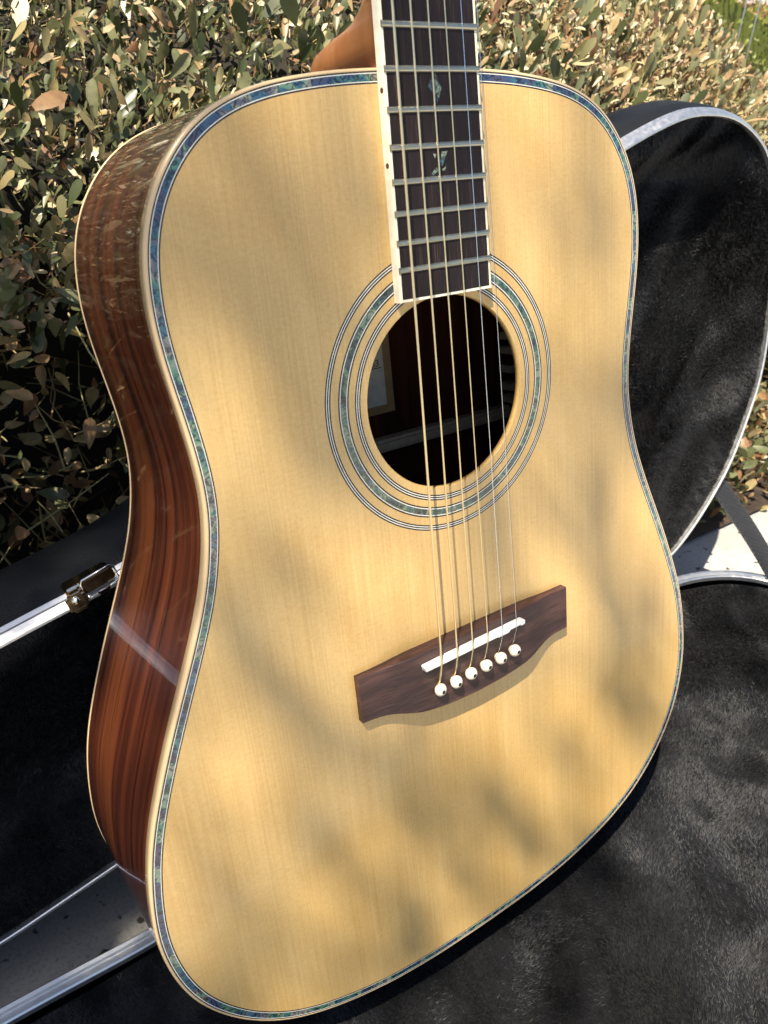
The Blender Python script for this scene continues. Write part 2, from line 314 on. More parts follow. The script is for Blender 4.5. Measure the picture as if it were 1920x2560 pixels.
# rosette
def ring(name, r0, r1, ww, mat, a0=0, a1=2 * math.pi, n=128, own=False):
    V = []; F = []; closed = abs(a1 - a0 - 2 * math.pi) < 1e-6; c = (0, 0)
    am = (a0 + a1) / 2
    if own: c = ((r0 + r1) / 2 * math.cos(am), (r0 + r1) / 2 * math.sin(am))
    m = n if closed else n + 1
    for i in range(m):
        a = a0 + (a1 - a0) * i / n
        for r in (r0, r1):
            V.append(((r * math.cos(a) - c[0]) / 1000, (r * math.sin(a) - c[1]) / 1000, 0) if own else g(r * math.cos(a), VC + r * math.sin(a), ww))
    for i in range(n):
        k = (i + 1) % m; F.append((2 * i, 2 * i + 1, 2 * k + 1, 2 * k))
    o = mesh(name, V, F, mat, guitar, False)
    if own: o.location = g(c[0], VC + c[1], ww)
    return o
def stripes(r0, seq, wd):
    r = r0
    for s in seq:
        q = wd * (1.25 if s == 'b' else 0.75); ring('rosette_line', r, r + q, 0.03, M['black'] if s == 'b' else M['whiteline']); r += q
stripes(53.9, 'bwbwb', 0.58); stripes(70.6, 'bwbwb', 0.58); stripes(60.6, 'bw', 0.62); stripes(65.1, 'wb', 0.62)
a = 0
while a < 2 * math.pi - 0.02:
    b_ = min(2 * math.pi, a + random.uniform(0.12, 0.30)); ring('shell_inlay', 61.84, 65.1, 0.035, M['shell2'], a, b_, 6, True); a = b_
# interior: braces, label, kerfing
def gbox(name, lo, hi, mat, parent=guitar, bevel=0.0, rot=None):
    bm = box_bm(g(*lo), g(*hi), bevel / 1000); return bm_obj(name, bm, mat, parent)
dB = lambda v: -D(v) + 3.0
gbox('back_brace', (-134, 82.5, dB(87) - 0.5), (134, 91, dB(87) + 11), M['brace'], bevel=2)
gbox('back_brace', (-170, -40, dB(-30) - 0.5), (170, -31, dB(-30) + 13), M['brace'], bevel=2)
gbox('back_brace', (-137, 214, dB(218) - 0.5), (137, 222, dB(218) + 11), M['brace'], bevel=2)
lab = gbox('paper_label', (-37, 106.5, dB(150) - 0.8), (37.5, 190, dB(150) + 0.9), M['tan'])
gbox('label_sheet', (-31.5, 112, dB(150) + 0.5), (31.5, 184.5, dB(150) + 1.15), M['paper'], lab)
tcu = bpy.data.curves.new('label_text', 'FONT'); tcu.body = '33'; tcu.size = 0.0062
tob = bpy.data.objects.new('t', tcu); COL.objects.link(tob); bpy.context.view_layer.update()
tme = bpy.data.meshes.new_from_object(tob.evaluated_get(bpy.context.evaluated_depsgraph_get())); bpy.data.objects.remove(tob)
tme.materials.append(M['ink']); to = bpy.data.objects.new('label_text', tme); finish(to, lab); to.location = g(22.0, 137.6, dB(150) + 1.35)
gbox('label_underline', (6, 136.3, dB(150) + 1.2), (29.5, 136.75, dB(150) + 1.3), M['ink'], lab)
for sgn in (1, -1):
    for k in range(26):
        i = int((0.105 + k * 0.0075) * NO); P = off(1.0)[i]; T = Vector((-ON[i, 1], ON[i, 0], 0)); Nn = Vector((ON[i, 0], ON[i, 1], 0))
        if OUT[i, 0] < 0: i = NO - i; P = off(1.0)[i % NO]; Nn = Vector((ON[i % NO, 0], ON[i % NO, 1], 0)); T = Vector((-Nn.y, Nn.x, 0))
        bm = box_bm((-2.6, -7, 0), (2.6, 0, 14), 0.8)
        for v in bm.verts:
            q = Vector((P[0], P[1], 0)) + T * v.co.x + Nn * v.co.y; ww = dB(P[1]) + v.co.z
            v.co = Vector(g(q.x * sgn, q.y, ww))
        if sgn < 0: bmesh.ops.reverse_faces(bm, faces=list(bm.faces))
        bm_obj('kerfing_block', bm, M['brace'], guitar)
# neck and fretboard
S = 645.2
def fv(n): return S * 2 ** (-n / 12)
def hw(v): return (53.8 + (287.4 - v) * 0.0305) / 2
FE = 188.5; HB = 5.4
def board(name, d0, d1, w0, w1, mat, v0=FE, v1=S, camber=0.0, extra_end=0.0):
    V = []; F = []; n = 8; vsq = np.linspace(v0, v1, 12)
    for v in vsq:
        for k in range(n + 1):
            t = -1 + 2 * k / n; V.append(g(t * (hw(v) + d1), v, w1 - camber * t * t))
        for k in range(n + 1):
            t = -1 + 2 * k / n; V.append(g(t * (hw(v) + d1), v, w0))
    m = 2 * (n + 1)
    for i in range(len(vsq) - 1):
        for k in range(n): F.append((i * m + k, i * m + k + 1, (i + 1) * m + k + 1, (i + 1) * m + k)); F.append((i * m + n + 1 + k + 1, i * m + n + 1 + k, (i + 1) * m + n + 1 + k, (i + 1) * m + n + 2 + k))
        F.append((i * m, (i + 1) * m, (i + 1) * m + n + 1, i * m + n + 1)); F.append((i * m + n, i * m + 2 * n + 1, (i + 1) * m + 2 * n + 1, (i + 1) * m + n))
    for i in (0, len(vsq) - 1): F.append(tuple([i * m + k for k in range(n + 1)] + [i * m + 2 * n + 1 - k for k in range(n + 1)]))
    return mesh(name, V, F, mat, guitar, False)
fb = board('fretboard', 0, -1.3, 0.1, HB, M['board'], FE + 1.4, camber=0.35)
for sgn in (-1, 1):
    V = []; F = []; vsq = np.linspace(FE, S, 12)
    for v in vsq:
        for du, ww in ((-1.35, 0.06), (-1.35, HB - 0.33), (-0.1, HB - 0.42), (0.1, HB - 0.7), (0.1, 0.06)): V.append(g(sgn * (hw(v) + du), v, ww))
    for i in range(len(vsq) - 1):
        for k in range(4): F.append((i * 5 + k, i * 5 + k + 1, (i + 1) * 5 + k + 1, (i + 1) * 5 + k))
    F += [tuple(range(5)), tuple(range(5 * (len(vsq) - 1), 5 * len(vsq)))]
    mesh('fretboard_binding', V, F, M['ivory'], guitar, False)
gbox('fretboard_binding', (-hw(FE) - 0.05, FE - 0.02, 0.08), (hw(FE) + 0.05, FE + 1.45, HB - 0.2), M['ivory'], bevel=0.2)
for n in range(1, 21):
    v = fv(n); V = []; F = []; prof = [(-1.45, 0), (-1.1, 0.62), (-0.5, 0.95), (0.5, 0.95), (1.1, 0.62), (1.45, 0)]; K = 10
    for k in range(K + 1):
        t = -1 + 2 * k / K; u = t * (hw(v) - 0.15)
        for dv, dz in prof: V.append(g(u, v + dv, HB - 0.30 * t * t + dz - 0.1))
    for k in range(K):
        for j in range(5): F.append((k * 6 + j, (k + 1) * 6 + j, (k + 1) * 6 + j + 1, k * 6 + j + 1))
    F += [tuple(range(6)), tuple(range(K * 6, K * 6 + 6))[::-1]]
    mesh('fret', V, F, M['fret'], guitar, False)
def marker(n, polys):
    vm = (fv(n) + fv(n - 1)) / 2
    for poly in polys:
        V = [g(x, vm + y, HB + 0.03) for x, y in poly]; mesh('position_marker', V, [tuple(range(len(V)))], M['shell2'], guitar, False)
marker(15, [[(0.2, 7.0), (-3.7, 1.0), (-1.2, -1.5)], [(0.6, 6.6), (3.9, 0.3), (2.0, -3.8), (-0.7, -1.6)], [(-0.9, -2.2), (1.7, -4.2), (0.7, -6.2)]])
marker(17, [[(5.2, 4.6), (1.8, 4.4), (-0.2, -0.6), (1.4, -2.0)], [(-1.4, 3.6), (-3.4, 3.8), (-2.6, 1.4)], [(-5.0, -4.6), (-1.6, -1.8), (-0.6, -3.4), (-4.2, -5.6)], [(0.6, -3.4), (3.4, -2.2), (4.4, -0.8), (2.8, -3.9)]])
for n in (3, 5, 7, 9, 12):
    marker(n, [[(0, 6.5), (-3.8, 0), (0, -6.5), (3.8, 0)]])
for n in (5, 7, 9, 12, 15, 17):
    vm = (fv(n) + fv(n - 1)) / 2; V, F = tube([g(-hw(vm) - 0.05, vm, HB - 2.6), g(-hw(vm) - 0.22, vm, HB - 2.6)], 0.0012, 12); mesh('side_dot', V, F, M['bridge'], guitar, False)
# neck shaft: half round under the board, flaring into the heel
V = []; F = []; secs = []
for v in np.linspace(S, 318, 18): secs.append((v, 17 + (S - v) * 0.008, 1.0))
hp = [(312, -27, ), (309, -38), (307.5, -52), (306.5, -66), (303, -80), (298, -86)]
for v, dep in [(318, 24), (314, 31), (311, 42), (309.5, 54), (308.5, 68), (306, 82), (301, 88), (289.0, 89)]: secs.append((v, dep, 0.0))
nn = 15
for v, dep, rd in secs:
    h = hw(max(v, 289)) - 0.4
    for k in range(nn + 1):
        t = -1 + 2 * k / nn
        if rd: x = h * math.sin(t * math.pi / 2); z = -dep * abs(math.cos(t * math.pi / 2)) ** 0.85
        else:
            a = t * math.pi / 2; f = abs(math.cos(a)); taper = 1 - 0.24 * (f ** 0.8) * min(1, dep / 60); x = h * math.copysign(abs(math.sin(a)) ** (0.28 + 0.72 * min(1, 24 / dep)), a) * taper if abs(t) < 1 else h * t; z = -dep * f ** 0.75
        V.append(g(x, v, z + 0.05))
for i in range(len(secs) - 1):
    for k in range(nn): F.append((i * (nn + 1) + k, i * (nn + 1) + k + 1, (i + 1) * (nn + 1) + k + 1, (i + 1) * (nn + 1) + k))
F.append(tuple(range((len(secs) - 1) * (nn + 1), len(secs) * (nn + 1))))
mesh('neck', V, F, M['mahog'], guitar)
# headstock, nut and tuners above the frame
hs = [(-21.5, 648), (-27, 668), (-37, 690), (-35, 835), (-12, 842), (12, 842), (35, 835), (37, 690), (27, 668), (21.5, 648)]
tl = math.tan(math.radians(13)); V = [g(u, v, -1 - (v - 648) * tl) for u, v in hs] + [g(u, v, -16 - (v - 648) * tl) for u, v in hs]; m = len(hs)
F = [tuple(range(m))[::-1], tuple(range(m, 2 * m))] + [(i, (i + 1) % m, m + (i + 1) % m, m + i) for i in range(m)]
mesh('headstock', V, F, M['mahog'], guitar, False)
gbox('nut', (-21.6, S, 0), (21.6, S + 5, HB + 2.2), M['white'], bevel=0.4)
posts = []
for i in range(6):
    sgn = -1 if i < 3 else 1; v = 705 + (i if i < 3 else 5 - i) * 45; u = sgn * 24; zz = -1 - (v - 648) * tl
    V, F = tube([g(u, v, zz - 4), g(u, v, zz + 13)], 0.0032, 10); tp = mesh('tuner_post', V, F, M['chrome'], guitar, False); posts.append((u, v, zz + 8))
    bm = box_bm(g(sgn * 42 - 5, v - 9, zz - 14), g(sgn * 42 + 5, v + 9, zz - 7), 0.003); bm_obj('tuner_button', bm, M['chrome'], guitar, True)
# bridge
def bz(u): return 4.6 + 4.2 * (1 - min(1, max(0, (abs(u) - 40) / 26)) ** 1 * 1.0) if abs(u) < 66 else 4.6
def bz(u):
    t = min(1, max(0, (abs(u) - 38) / 30)); t = t * t * (3 - 2 * t); return 8.8 - 4.0 * t
lowb = [(-77.3, -24.8), (-66, -25.8), (-57, -27.2), (-48, -30.2), (-38, -33.2), (-22, -35.8), (0, -36.8), (22, -35.8), (38, -33.6), (48, -30.6), (57, -27.6), (66, -26.4), (77.0, -25.8)]
us = np.linspace(-76.0, 77.6, 78); lo_ = np.interp(us, [a for a, _ in lowb], [b for _, b in lowb]); lo_ = np.convolve(np.pad(lo_, 2, 'edge'), np.ones(5) / 5, 'valid')
V = []; F = []
for u, l in zip(us, lo_):
    z = bz(u); h = 1.6 + 1.2 * (z - 4.8) / 4.0; l -= 1.3
    for vv, ww in ((h, 0.0), (h, z - 0.5), (h - 0.5, z), (l + 0.6, z), (l, z - 0.6), (l, 0.0)): V.append(g(u, vv, ww))
for i in range(len(us) - 1):
    for k in range(5): F.append((i * 6 + k, i * 6 + k + 1, (i + 1) * 6 + k + 1, (i + 1) * 6 + k))
F += [tuple(range(6))[::-1], tuple(range((len(us) - 1) * 6, len(us) * 6))]
bridge = mesh('bridge', V, F, M['bridge'], guitar, False)
# compensated saddle
def sadv(u): return -5.6 + (u + 38.5) * 0.030
SZ = 14.0
bm = bmesh.new(); upper = [(-38.4, 1.4), (-37.2, 1.9), (34.0, 1.9), (35.4, 1.2)]; lower = [(35.4, -1.6), (33.6, -1.9), (32.4, -1.9), (31.4, -0.9), (23.6, -0.9), (22.6, -2.2), (14.5, -2.2), (13.5, -1.5), (-34.5, -1.6), (-37.6, -1.5)]
pl = upper + lower; vb = [bm.verts.new(g(u, sadv(u) + d, 7.6)) for u, d in pl]; vt = [bm.verts.new(g(u, sadv(u) + d * 0.85, SZ - 0.6 - 0.00035 * u * u)) for u, d in pl]
bm.faces.new(vt[::-1]); m = len(pl)
for i in range(m): bm.faces.new((vb[i], vt[i], vt[(i + 1) % m], vb[(i + 1) % m]))
bmesh.ops.recalc_face_normals(bm, faces=list(bm.faces)); bmesh.ops.bevel(bm, geom=[e for e in bm.edges if all(v in vt for v in e.verts)], offset=0.0004, segments=2, affect='EDGES')
bm_obj('saddle', bm, M['white'], guitar)
# bridge pins
PIN = [(-28.2 + i * 11.1, -23.0 + i * 0.55) for i in range(6)]
for i, (u, v) in enumerate(PIN):
    prof = [(0, 5.4), (1.3, 5.2), (2.6, 4.5), (3.5, 3.3), (3.75, 2.2), (3.5, 1.1), (2.9, 0.3), (2.5, -0.2), (2.5, -1.0)]; V = []; F = []; n = 20
    tx, ty = random.uniform(-.06, .06), random.uniform(-.04, .05); base = 8.9 + random.uniform(0, 0.8)
    for r, z in prof:
        for k in range(n): V.append(((r * math.cos(2 * math.pi * k / n) + tx * z) / 1000, (r * math.sin(2 * math.pi * k / n) + ty * z) / 1000, z / 1000))
    for j in range(len(prof) - 1):
        for k in range(n): F.append((j * n + k, (j + 1) * n + k, (j + 1) * n + (k + 1) % n, j * n + (k + 1) % n))
    pin = mesh('bridge_pin', V, F, M['ivory'], guitar); pin.location = g(u, v, base)
    V = []; rr = 1.15
    for k in range(14): V.append(((rr * math.cos(k * math.pi / 7) + tx * 5.4) / 1000, (rr * math.sin(k * math.pi / 7) + ty * 5.4) / 1000, 5.47 / 1000))
    mesh('pin_dot', V, [tuple(range(14))], M['ink'], pin, False)
    V, F = tube([g(u, v + 2.6, bz(u) + 0.05), g(u, v + 4.6, bz(u) + 0.05)], 0.0008, 6)
# strings
su_s = [-28.0 + i * 11.15 for i in range(6)]; rad = [0.66, 0.52, 0.42, 0.33, 0.21, 0.15]
for i in range(6):
    u0 = su_s[i]; un = -18.0 + i * 7.2; vsd = sadv(u0); zt = SZ - 0.35 - 0.00035 * u0 * u0; pu, pv = PIN[i]
    path = [g(pu, pv + 3.0, 7.5), g(pu + (u0 - pu) * 0.1, pv + 3.6, 9.6)]
    for t in np.linspace(0.15, 1, 5): path.append(g(pu + (u0 - pu) * t, pv + 3.8 + (vsd - 1.0 - pv - 3.8) * t, 10.0 + (zt - 10.0) * (t ** 0.8)))
    path.append(g(u0, vsd + 0.4, zt + 0.25))
    for t in np.linspace(0.02, 1, 24): path.append(g(u0 + (un - u0) * t, vsd + (S - vsd) * t, zt + 0.25 + (HB + 1.4 - zt - 0.25) * t))
    q = posts[[2, 1, 0, 5, 4, 3][i] if False else i]; path.append(g(un, S + 5, HB + 1.2)); path.append(g(*q))
    V, F = tube(path, rad[i] / 1000, 8); mesh('string', V, F, M['bronze'] if i < 4 else M['steel'], guitar)
# end button
V, F = tube([g(0, -226, -58), g(0, -236, -58)], 0.006, 12); 

# ================================================================== CASE
case = empty('guitar_case', 'open black hard shell guitar case with plush lining and silver metal rims', 'guitar case', (0.1, 0.0, 0.0))
CI = Matrix.Translation((-0.1, 0, 0))
def frame(o, ex, ey, en): return Vector(o), Vector(ex), Vector(ey), Vector(en)
def at(fr, a, b, h): o, ex, ey, en = fr; return o + ex * a + ey * b + en * h - Vector((0.1, 0, 0))
def sweep(name, P, fr, prof, mat, parent, closed_prof=False, smooth=False, cap=False):
    Nn = normals2(P); n = len(P); V = []; F = []
    for d, h in prof:
        Q = P + Nn * d
        V += [at(fr, Q[i, 0], Q[i, 1], h) for i in range(n)]
    L = len(prof); rngj = range(L if closed_prof else L - 1)
    for j in rngj:
        for i in range(n):
            k = (i + 1) % n; j2 = (j + 1) % L; F.append((j * n + i, j * n + k, j2 * n + k, j2 * n + i))
    if cap: F.append(tuple((L - 1) * n + i for i in range(n)))
    return mesh(name, V, F, mat, parent, smooth)
def lumps(x, y, seed=0.0):
    return noise.noise((x * 7 + seed, y * 7, seed)) * 0.6 + noise.noise((x * 19 + seed, y * 19, 3 + seed)) * 0.4
def fill(name, P, fr, hfun, mat, parent, step=0.012):
    x0, y0 = P.min(0); x1, y1 = P.max(0); pts = [Vector(p) for p in P]; n = len(P); E = [(i, (i + 1) % n) for i in range(n)]
    for xx in np.arange(x0 + step / 2, x1, step):
        for yy in np.arange(y0 + step / 2, y1, step): pts.append(Vector((xx, yy)))
    vo, eo, fo, *_ = geometry.delaunay_2d_cdt(pts, E, [list(range(n))], 1, 1e-5)
    V = [at(fr, v.x, v.y, hfun(v.x, v.y)) for v in vo]
    return mesh(name, V, [tuple(f) for f in fo], mat, parent, True)
def fur(name, src, count, parent, seed, length=0.0042, sel=None):
    """short plush pile: one thin blade per hair, leaning along a slowly turning nap direction"""
    r = np.random.default_rng(seed); me = src.data; me.calc_loop_triangles()
    T = np.array([t.vertices[:] for t in me.loop_triangles]); Vv = np.array([v.co[:] for v in me.vertices])
    a, b, c = Vv[T[:, 0]], Vv[T[:, 1]], Vv[T[:, 2]]; cr = np.cross(b - a, c - a); ar = np.linalg.norm(cr, axis=1)
    if sel is not None: ar = ar * sel((a + b + c) / 3 + np.array([0.1, 0, 0]))
    idx = r.choice(len(T), count, p=ar / ar.sum()); s = np.sqrt(r.random(count)); t = r.random(count)
    P = a[idx] * (1 - s)[:, None] + b[idx] * (s * (1 - t))[:, None] + c[idx] * (s * t)[:, None]
    Nn = cr[idx] / np.linalg.norm(cr[idx], axis=1)[:, None]
    tc = np.array([CAM.x + 0.1, CAM.y, CAM.z]) - P; Nn = np.where((np.sum(Nn * tc, 1) < 0)[:, None], -Nn, Nn)
    ph = np.zeros(count); ph2 = np.zeros(count)
    for k in range(16):
        w_ = r.normal(size=3); w_ *= (r.uniform(12, 34) if k < 10 else r.uniform(60, 110)) / np.linalg.norm(w_); ph += np.sin(P @ w_ + 1.2 * np.sin(P @ np.roll(w_, 1) * 0.6) + r.random() * 6.3) * (0.62 if k < 10 else 0.40); ph2 += 0.55 * np.sin(P @ (w_[::-1] * 1.7) + ph * 0.8 + r.random() * 6.3)
    X = np.cross(Nn, np.array([0.3, 0.5, 0.81])); X /= np.linalg.norm(X, axis=1)[:, None]; Y = np.cross(Nn, X)
    ph = 0.75 * ph + 0.45 * ph2; phr = ph + r.normal(0, 0.65, count); Dn = X * np.cos(phr)[:, None] + Y * np.sin(phr)[:, None]
    lay = 0.90 + 0.50 * np.tanh(ph2 * 0.9)
    H = Nn * (0.55 + 0.25 * r.random(count))[:, None] + Dn * (lay * (0.7 + 0.5 * r.random(count)))[:, None]; H /= np.linalg.norm(H, axis=1)[:, None]
    W = np.cross(H, Nn + r.normal(0, 0.25, (count, 3))); W /= np.linalg.norm(W, axis=1)[:, None]; W *= 0.00034
    Lh = length * (0.6 + 0.6 * r.random(count))[:, None]
    VV = np.empty((count, 3, 3)); VV[:, 0] = P - W; VV[:, 1] = P + W; VV[:, 2] = P + H * Lh
    return fast_mesh(name, VV.reshape(-1, 3), np.arange(count * 3).reshape(-1, 3), M['pile'], parent, kind='stuff')
RIM = [(-0.0052, -0.003), (-0.0052, 0.0014), (-0.0042, 0.0024), (-0.0030, 0.0024), (-0.0022, 0.0010), (0.0012, 0.0010), (0.0020, 0.0030), (0.0044, 0.0034), (0.0056, 0.0022), (0.0056, -0.009)]
RIML = [(-0.0015, -0.004), (-0.0015, 0.0006), (-0.0008, 0.0013), (0.0007, 0.0013), (0.0014, 0.0006), (0.0026, -0.0006), (0.0048, -0.0032), (0.0050, -0.0054), (0.0070, -0.0084), (0.0064, -0.0104)]
# --- base shell lying on the patio
bp = [(-0.50, 0.056), (-0.285, 0.064), (-0.24, 0.0635), (-0.192, 0.0625), (-0.165, 0.064), (-0.125, 0.083), (-0.06, 0.112), (0.05, 0.132), (0.2, 0.142), (0.33, 0.143), (0.45, 0.136), (0.488, 0.125), (0.522, 0.105), (0.545, 0.076), (0.575, 0.01), (0.60, -0.09), (0.58, -0.20), (0.50, -0.29), (0.38, -0.335), (0.25, -0.34), (0.1, -0.30), (0.0, -0.255), (-0.12, -0.235), (-0.25, -0.15), (-0.36, -0.08), (-0.50, -0.075), (-0.68, -0.09), (-0.74, -0.06), (-0.75, 0.0), (-0.73, 0.045), (-0.66, 0.06)]
BP = smooth_loop(resample(bp, 260), 3)
BF = frame((0, 0, 0.060), (1, 0, 0), (0, 1, 0), (0, 0, 1))
base = sweep('base_shell', BP, BF, [(0.004, -0.004), (0.0052, -0.010), (0.0052, -0.046), (-0.004, -0.056), (-0.02, -0.058)], M['vinyl'], case, smooth=True, cap=True)
sweep('base_rim', BP, BF, RIM, M['alu'], case, closed_prof=True)
BL = BP + normals2(BP) * -0.0045
def base_h(x, y):
    d = np.min(np.hypot(BP[:, 0] - x, BP[:, 1] - y)); e = max(0, 1 - d / 0.045)
    q = min(1, max(0, (y + 0.03) / 0.075)); q = q * q * (3 - 2 * q) * (1 if abs(x) < 0.16 else max(0, 1 - (abs(x) - 0.16) / 0.08)); h = -0.040 + 0.0185 * q + lumps(x, y, 2.0) * 0.007 * (1 - q) + 0.037 * e * e * (1 - 0.6 * q)
    return min(h, -0.0035) if d < 0.01 else h
blin = fill('base_lining', BL, BF, base_h, M['fur'], case)
fur('base_pile', blin, 420000, case, 3, sel=lambda c: ((c[:, 0] > -0.33) & (c[:, 1] > -0.24)).astype(float) + 0.02)
# --- lid, tipped back against the hedge
LS = 0.25; lam = math.atan(LS); LF = frame((0, 0.112, 0.060), (1, 0, 0), (0, math.sin(lam), math.cos(lam)), (0, -math.cos(lam), math.sin(lam)))
lp = [(-0.48, -0.012), (-0.275, 0.000), (-0.233, 0.0085), (-0.193, 0.0165), (-0.12, 0.032), (0.0, 0.050), (0.12, 0.046), (0.25, 0.034), (0.33, 0.034), (0.409, 0.060), (0.438, 0.079), (0.463, 0.099), (0.480, 0.116), (0.496, 0.132), (0.513, 0.158), (0.529, 0.188), (0.540, 0.209), (0.549, 0.240), (0.556, 0.30), (0.556, 0.36), (0.549, 0.41), (0.530, 0.445), (0.508, 0.461), (0.479, 0.474), (0.451, 0.478), (0.415, 0.478), (0.389, 0.473), (0.357, 0.464), (0.326, 0.454), (0.25, 0.425), (0.16, 0.392), (0.06, 0.378), (0.0, 0.34), (-0.045, 0.285), (-0.085, 0.245), (-0.125, 0.227), (-0.165, 0.216), (-0.197, 0.210), (-0.223, 0.204), (-0.30, 0.190), (-0.48, 0.170), (-0.66, 0.17), (-0.71, 0.14), (-0.72, 0.07), (-0.70, 0.01), (-0.62, -0.01)]
LP = smooth_loop(resample(lp, 300), 3)
sweep('lid_shell', LP, LF, [(0.002, -0.005), (0.0060, -0.0096), (0.0120, -0.020), (0.018, -0.045), (0.017, -0.072), (0.006, -0.092), (-0.02, -0.100), (-0.05, -0.101)], M['vinyl'], case, smooth=True, cap=True)
sweep('lid_rim', LP, LF, RIML, M['alu'], case, closed_prof=True)
LL = LP + normals2(LP) * -0.0010
def lid_h(x, y):
    d = np.min(np.hypot(LP[:, 0] - x, LP[:, 1] - y)); t = min(1, d / 0.055); t = t * t * (3 - 2 * t)
    return -0.004 - 0.046 * t + lumps(x, y, 9.0) * 0.010 * t
llin = fill('lid_lining', LL, LF, lid_h, M['fur'], case)
fur('lid_pile', llin, 240000, case, 5, sel=lambda c: (((c[:, 0] > 0.28) | (c[:, 0] < -0.05)) & (c[:, 0] > -0.36)).astype(float) + 0.02)
# hinges
for hx in (0.17, 0.30):
    p0 = Vector((hx, 0.1475, 0.058)); p1 = Vector((hx, 0.150, 0.085)); V, F = tube([Vector((hx - 0.02, 0.1505, 0.070)) - Vector((0.1, 0, 0)), Vector((hx + 0.02, 0.1505, 0.070)) - Vector((0.1, 0, 0))], 0.004, 10); mesh('hinge', V, F, M['chrome'], case, True)
# draw latch on the lid rim
def lbox(name, lo, hi, mat, parent, bevel=0.0012, sm=False):
    bm = box_bm(lo, hi, bevel)
    for v in bm.verts: v.co = at(LF, *rotl(v.co))
    return bm_obj(name, bm, mat, parent, sm)
LA = math.radians(13); LO_ = Vector((-0.1635, 0.2165))
def rotl(c):
    x, y = c.x * 0.9, c.y * 0.88; return (LO_.x + x * math.cos(LA) - y * math.sin(LA), LO_.y + x * math.sin(LA) + y * math.cos(LA), c.z)
latch = lbox('latch', (-0.017, 0.0046, -0.014), (0.017, 0.0150, 0.0012), M['chrome'], case, 0.0016)
lbox('latch_lever', (-0.0055, 0.0062, 0.0016), (0.0175, 0.0172, 0.0040), M['brass'], latch, 0.0016)  # lever in an even brown metal, same as the plate
lbox('latch_catch', (0.0015, 0.0012, 0.0040), (0.0105, 0.0052, 0.0062), M['chrome'], latch, 0.001)
lbox('latch_plate', (-0.0200, -0.0020, 0.0036), (-0.0065, 0.0115, 0.0056), M['brass'], latch, 0.0022)
pth = [(-0.0060, 0.0030, 0.0052), (-0.0060, 0.0150, 0.0048), (-0.0045, 0.0176, 0.0046), (0.0160, 0.0182, 0.0046), (0.0185, 0.0165, 0.0046), (0.0185, 0.0070, 0.0052), (0.0165, 0.0050, 0.0054), (0.0110, 0.0046, 0.0056)]
V, F = tube([at(LF, *rotl(Vector(q))) for q in pth], 0.00075, 8); mesh('latch_bail', V, F, M['chrome'], latch)
V = []; F = []; n = 14
for r, z in ((0.0, 0.0086), (0.0016, 0.0082), (0.0028, 0.0070), (0.0031, 0.0054)):
    for k in range(n): V.append(at(LF, *rotl(Vector((-0.0135 + r * math.cos(2 * math.pi * k / n), 0.0072 + r * math.sin(2 * math.pi * k / n), z)))))
for j in range(3):
    for k in range(n): F.append((j * n + k, (j + 1) * n + k, (j + 1) * n + (k + 1) % n, j * n + (k + 1) % n))
mesh('latch_rivet', V, F, M['chrome'], latch)
# webbing strap between lid and base: woven ribs as geometry on a ribbon
def strap():
    a = at(LF, 0.487, 0.119, -0.010); b = Vector((0.556, 0.074, 0.050)) - Vector((0.1, 0, 0)); n = 44; Wd = 0.0135
    V = []; F = []; wdir = Vector((0.62, 0.38, 0.55)).normalized(); m = 11
    for i in range(n + 1):
        t = i / n; p = a.lerp(b, t) + Vector((0.012, -0.004, -0.010)) * math.sin(math.pi * t)
        ax = (b - a).normalized(); wd = (wdir - ax * wdir.dot(ax)).normalized(); nn_ = ax.cross(wd)
        for k in range(m + 1):
            s = -1 + 2 * k / m; V.append(p + wd * (s * Wd) + nn_ * (0 if k in (0, m) else 0.0006 * (1 if (i + k) % 2 else -1)))
    for i in range(n):
        for k in range(m): F.append((i * (m + 1) + k, i * (m + 1) + k + 1, (i + 1) * (m + 1) + k + 1, (i + 1) * (m + 1) + k))
    o = mesh('stay_strap', V, F, M['strap'], case, False)
    md = o.modifiers.new('thick', 'SOLIDIFY'); md.thickness = 0.0014; md.offset = 0
M['strap'] = plain('nylon_webbing', (0.022, 0.023, 0.026), 0.4, spec=0.5); strap()

# ================================================================== HEDGE
hedge = empty('trimmed_hedge', 'low trimmed hedge with grey green oval leaves behind the guitar case', 'hedge', (0.4, 0.75, 0.0))
HO = np.array([0.4, 0.75, 0.0])
PROF = np.array([(0.405, 0.36), (0.40, 0.43), (0.43, 0.505), (0.53, 0.595), (0.70, 0.665), (0.90, 0.715), (1.12, 0.70), (1.30, 0.52)])
pc = np.r_[0, np.cumsum(np.hypot(*np.diff(PROF, axis=0).T))]; pc /= pc[-1]
def kx(x): return np.interp(x, [0.72, 0.8, 0.9, 1.0, 1.1, 1.2, 1.354, 1.5, 1.8], [1.0, 0.96, 0.905, 0.825, 0.765, 0.725, 0.688, 0.66, 0.635])
def canopy(x, t):
    y = np.interp(t, pc, PROF[:, 0]); z = np.interp(t, pc, PROF[:, 1]) * kx(x)
    bmp = 0.018 * np.sin(x * 9 + y * 7 + 1) + 0.013 * np.sin(x * 21 - y * 17) + 0.010 * np.sin(x * 33 + y * 41 + 2)
    return np.c_[x, y, z], bmp
def canopy_n(x, t):
    P0, _ = canopy(x, np.clip(t - 0.01, 0, 1)); P1, _ = canopy(x, np.clip(t + 0.01, 0, 1)); tt = P1 - P0
    Nn = np.c_[np.zeros(len(x)), -tt[:, 2], tt[:, 1]]; return Nn / np.linalg.norm(Nn, axis=1)[:, None]
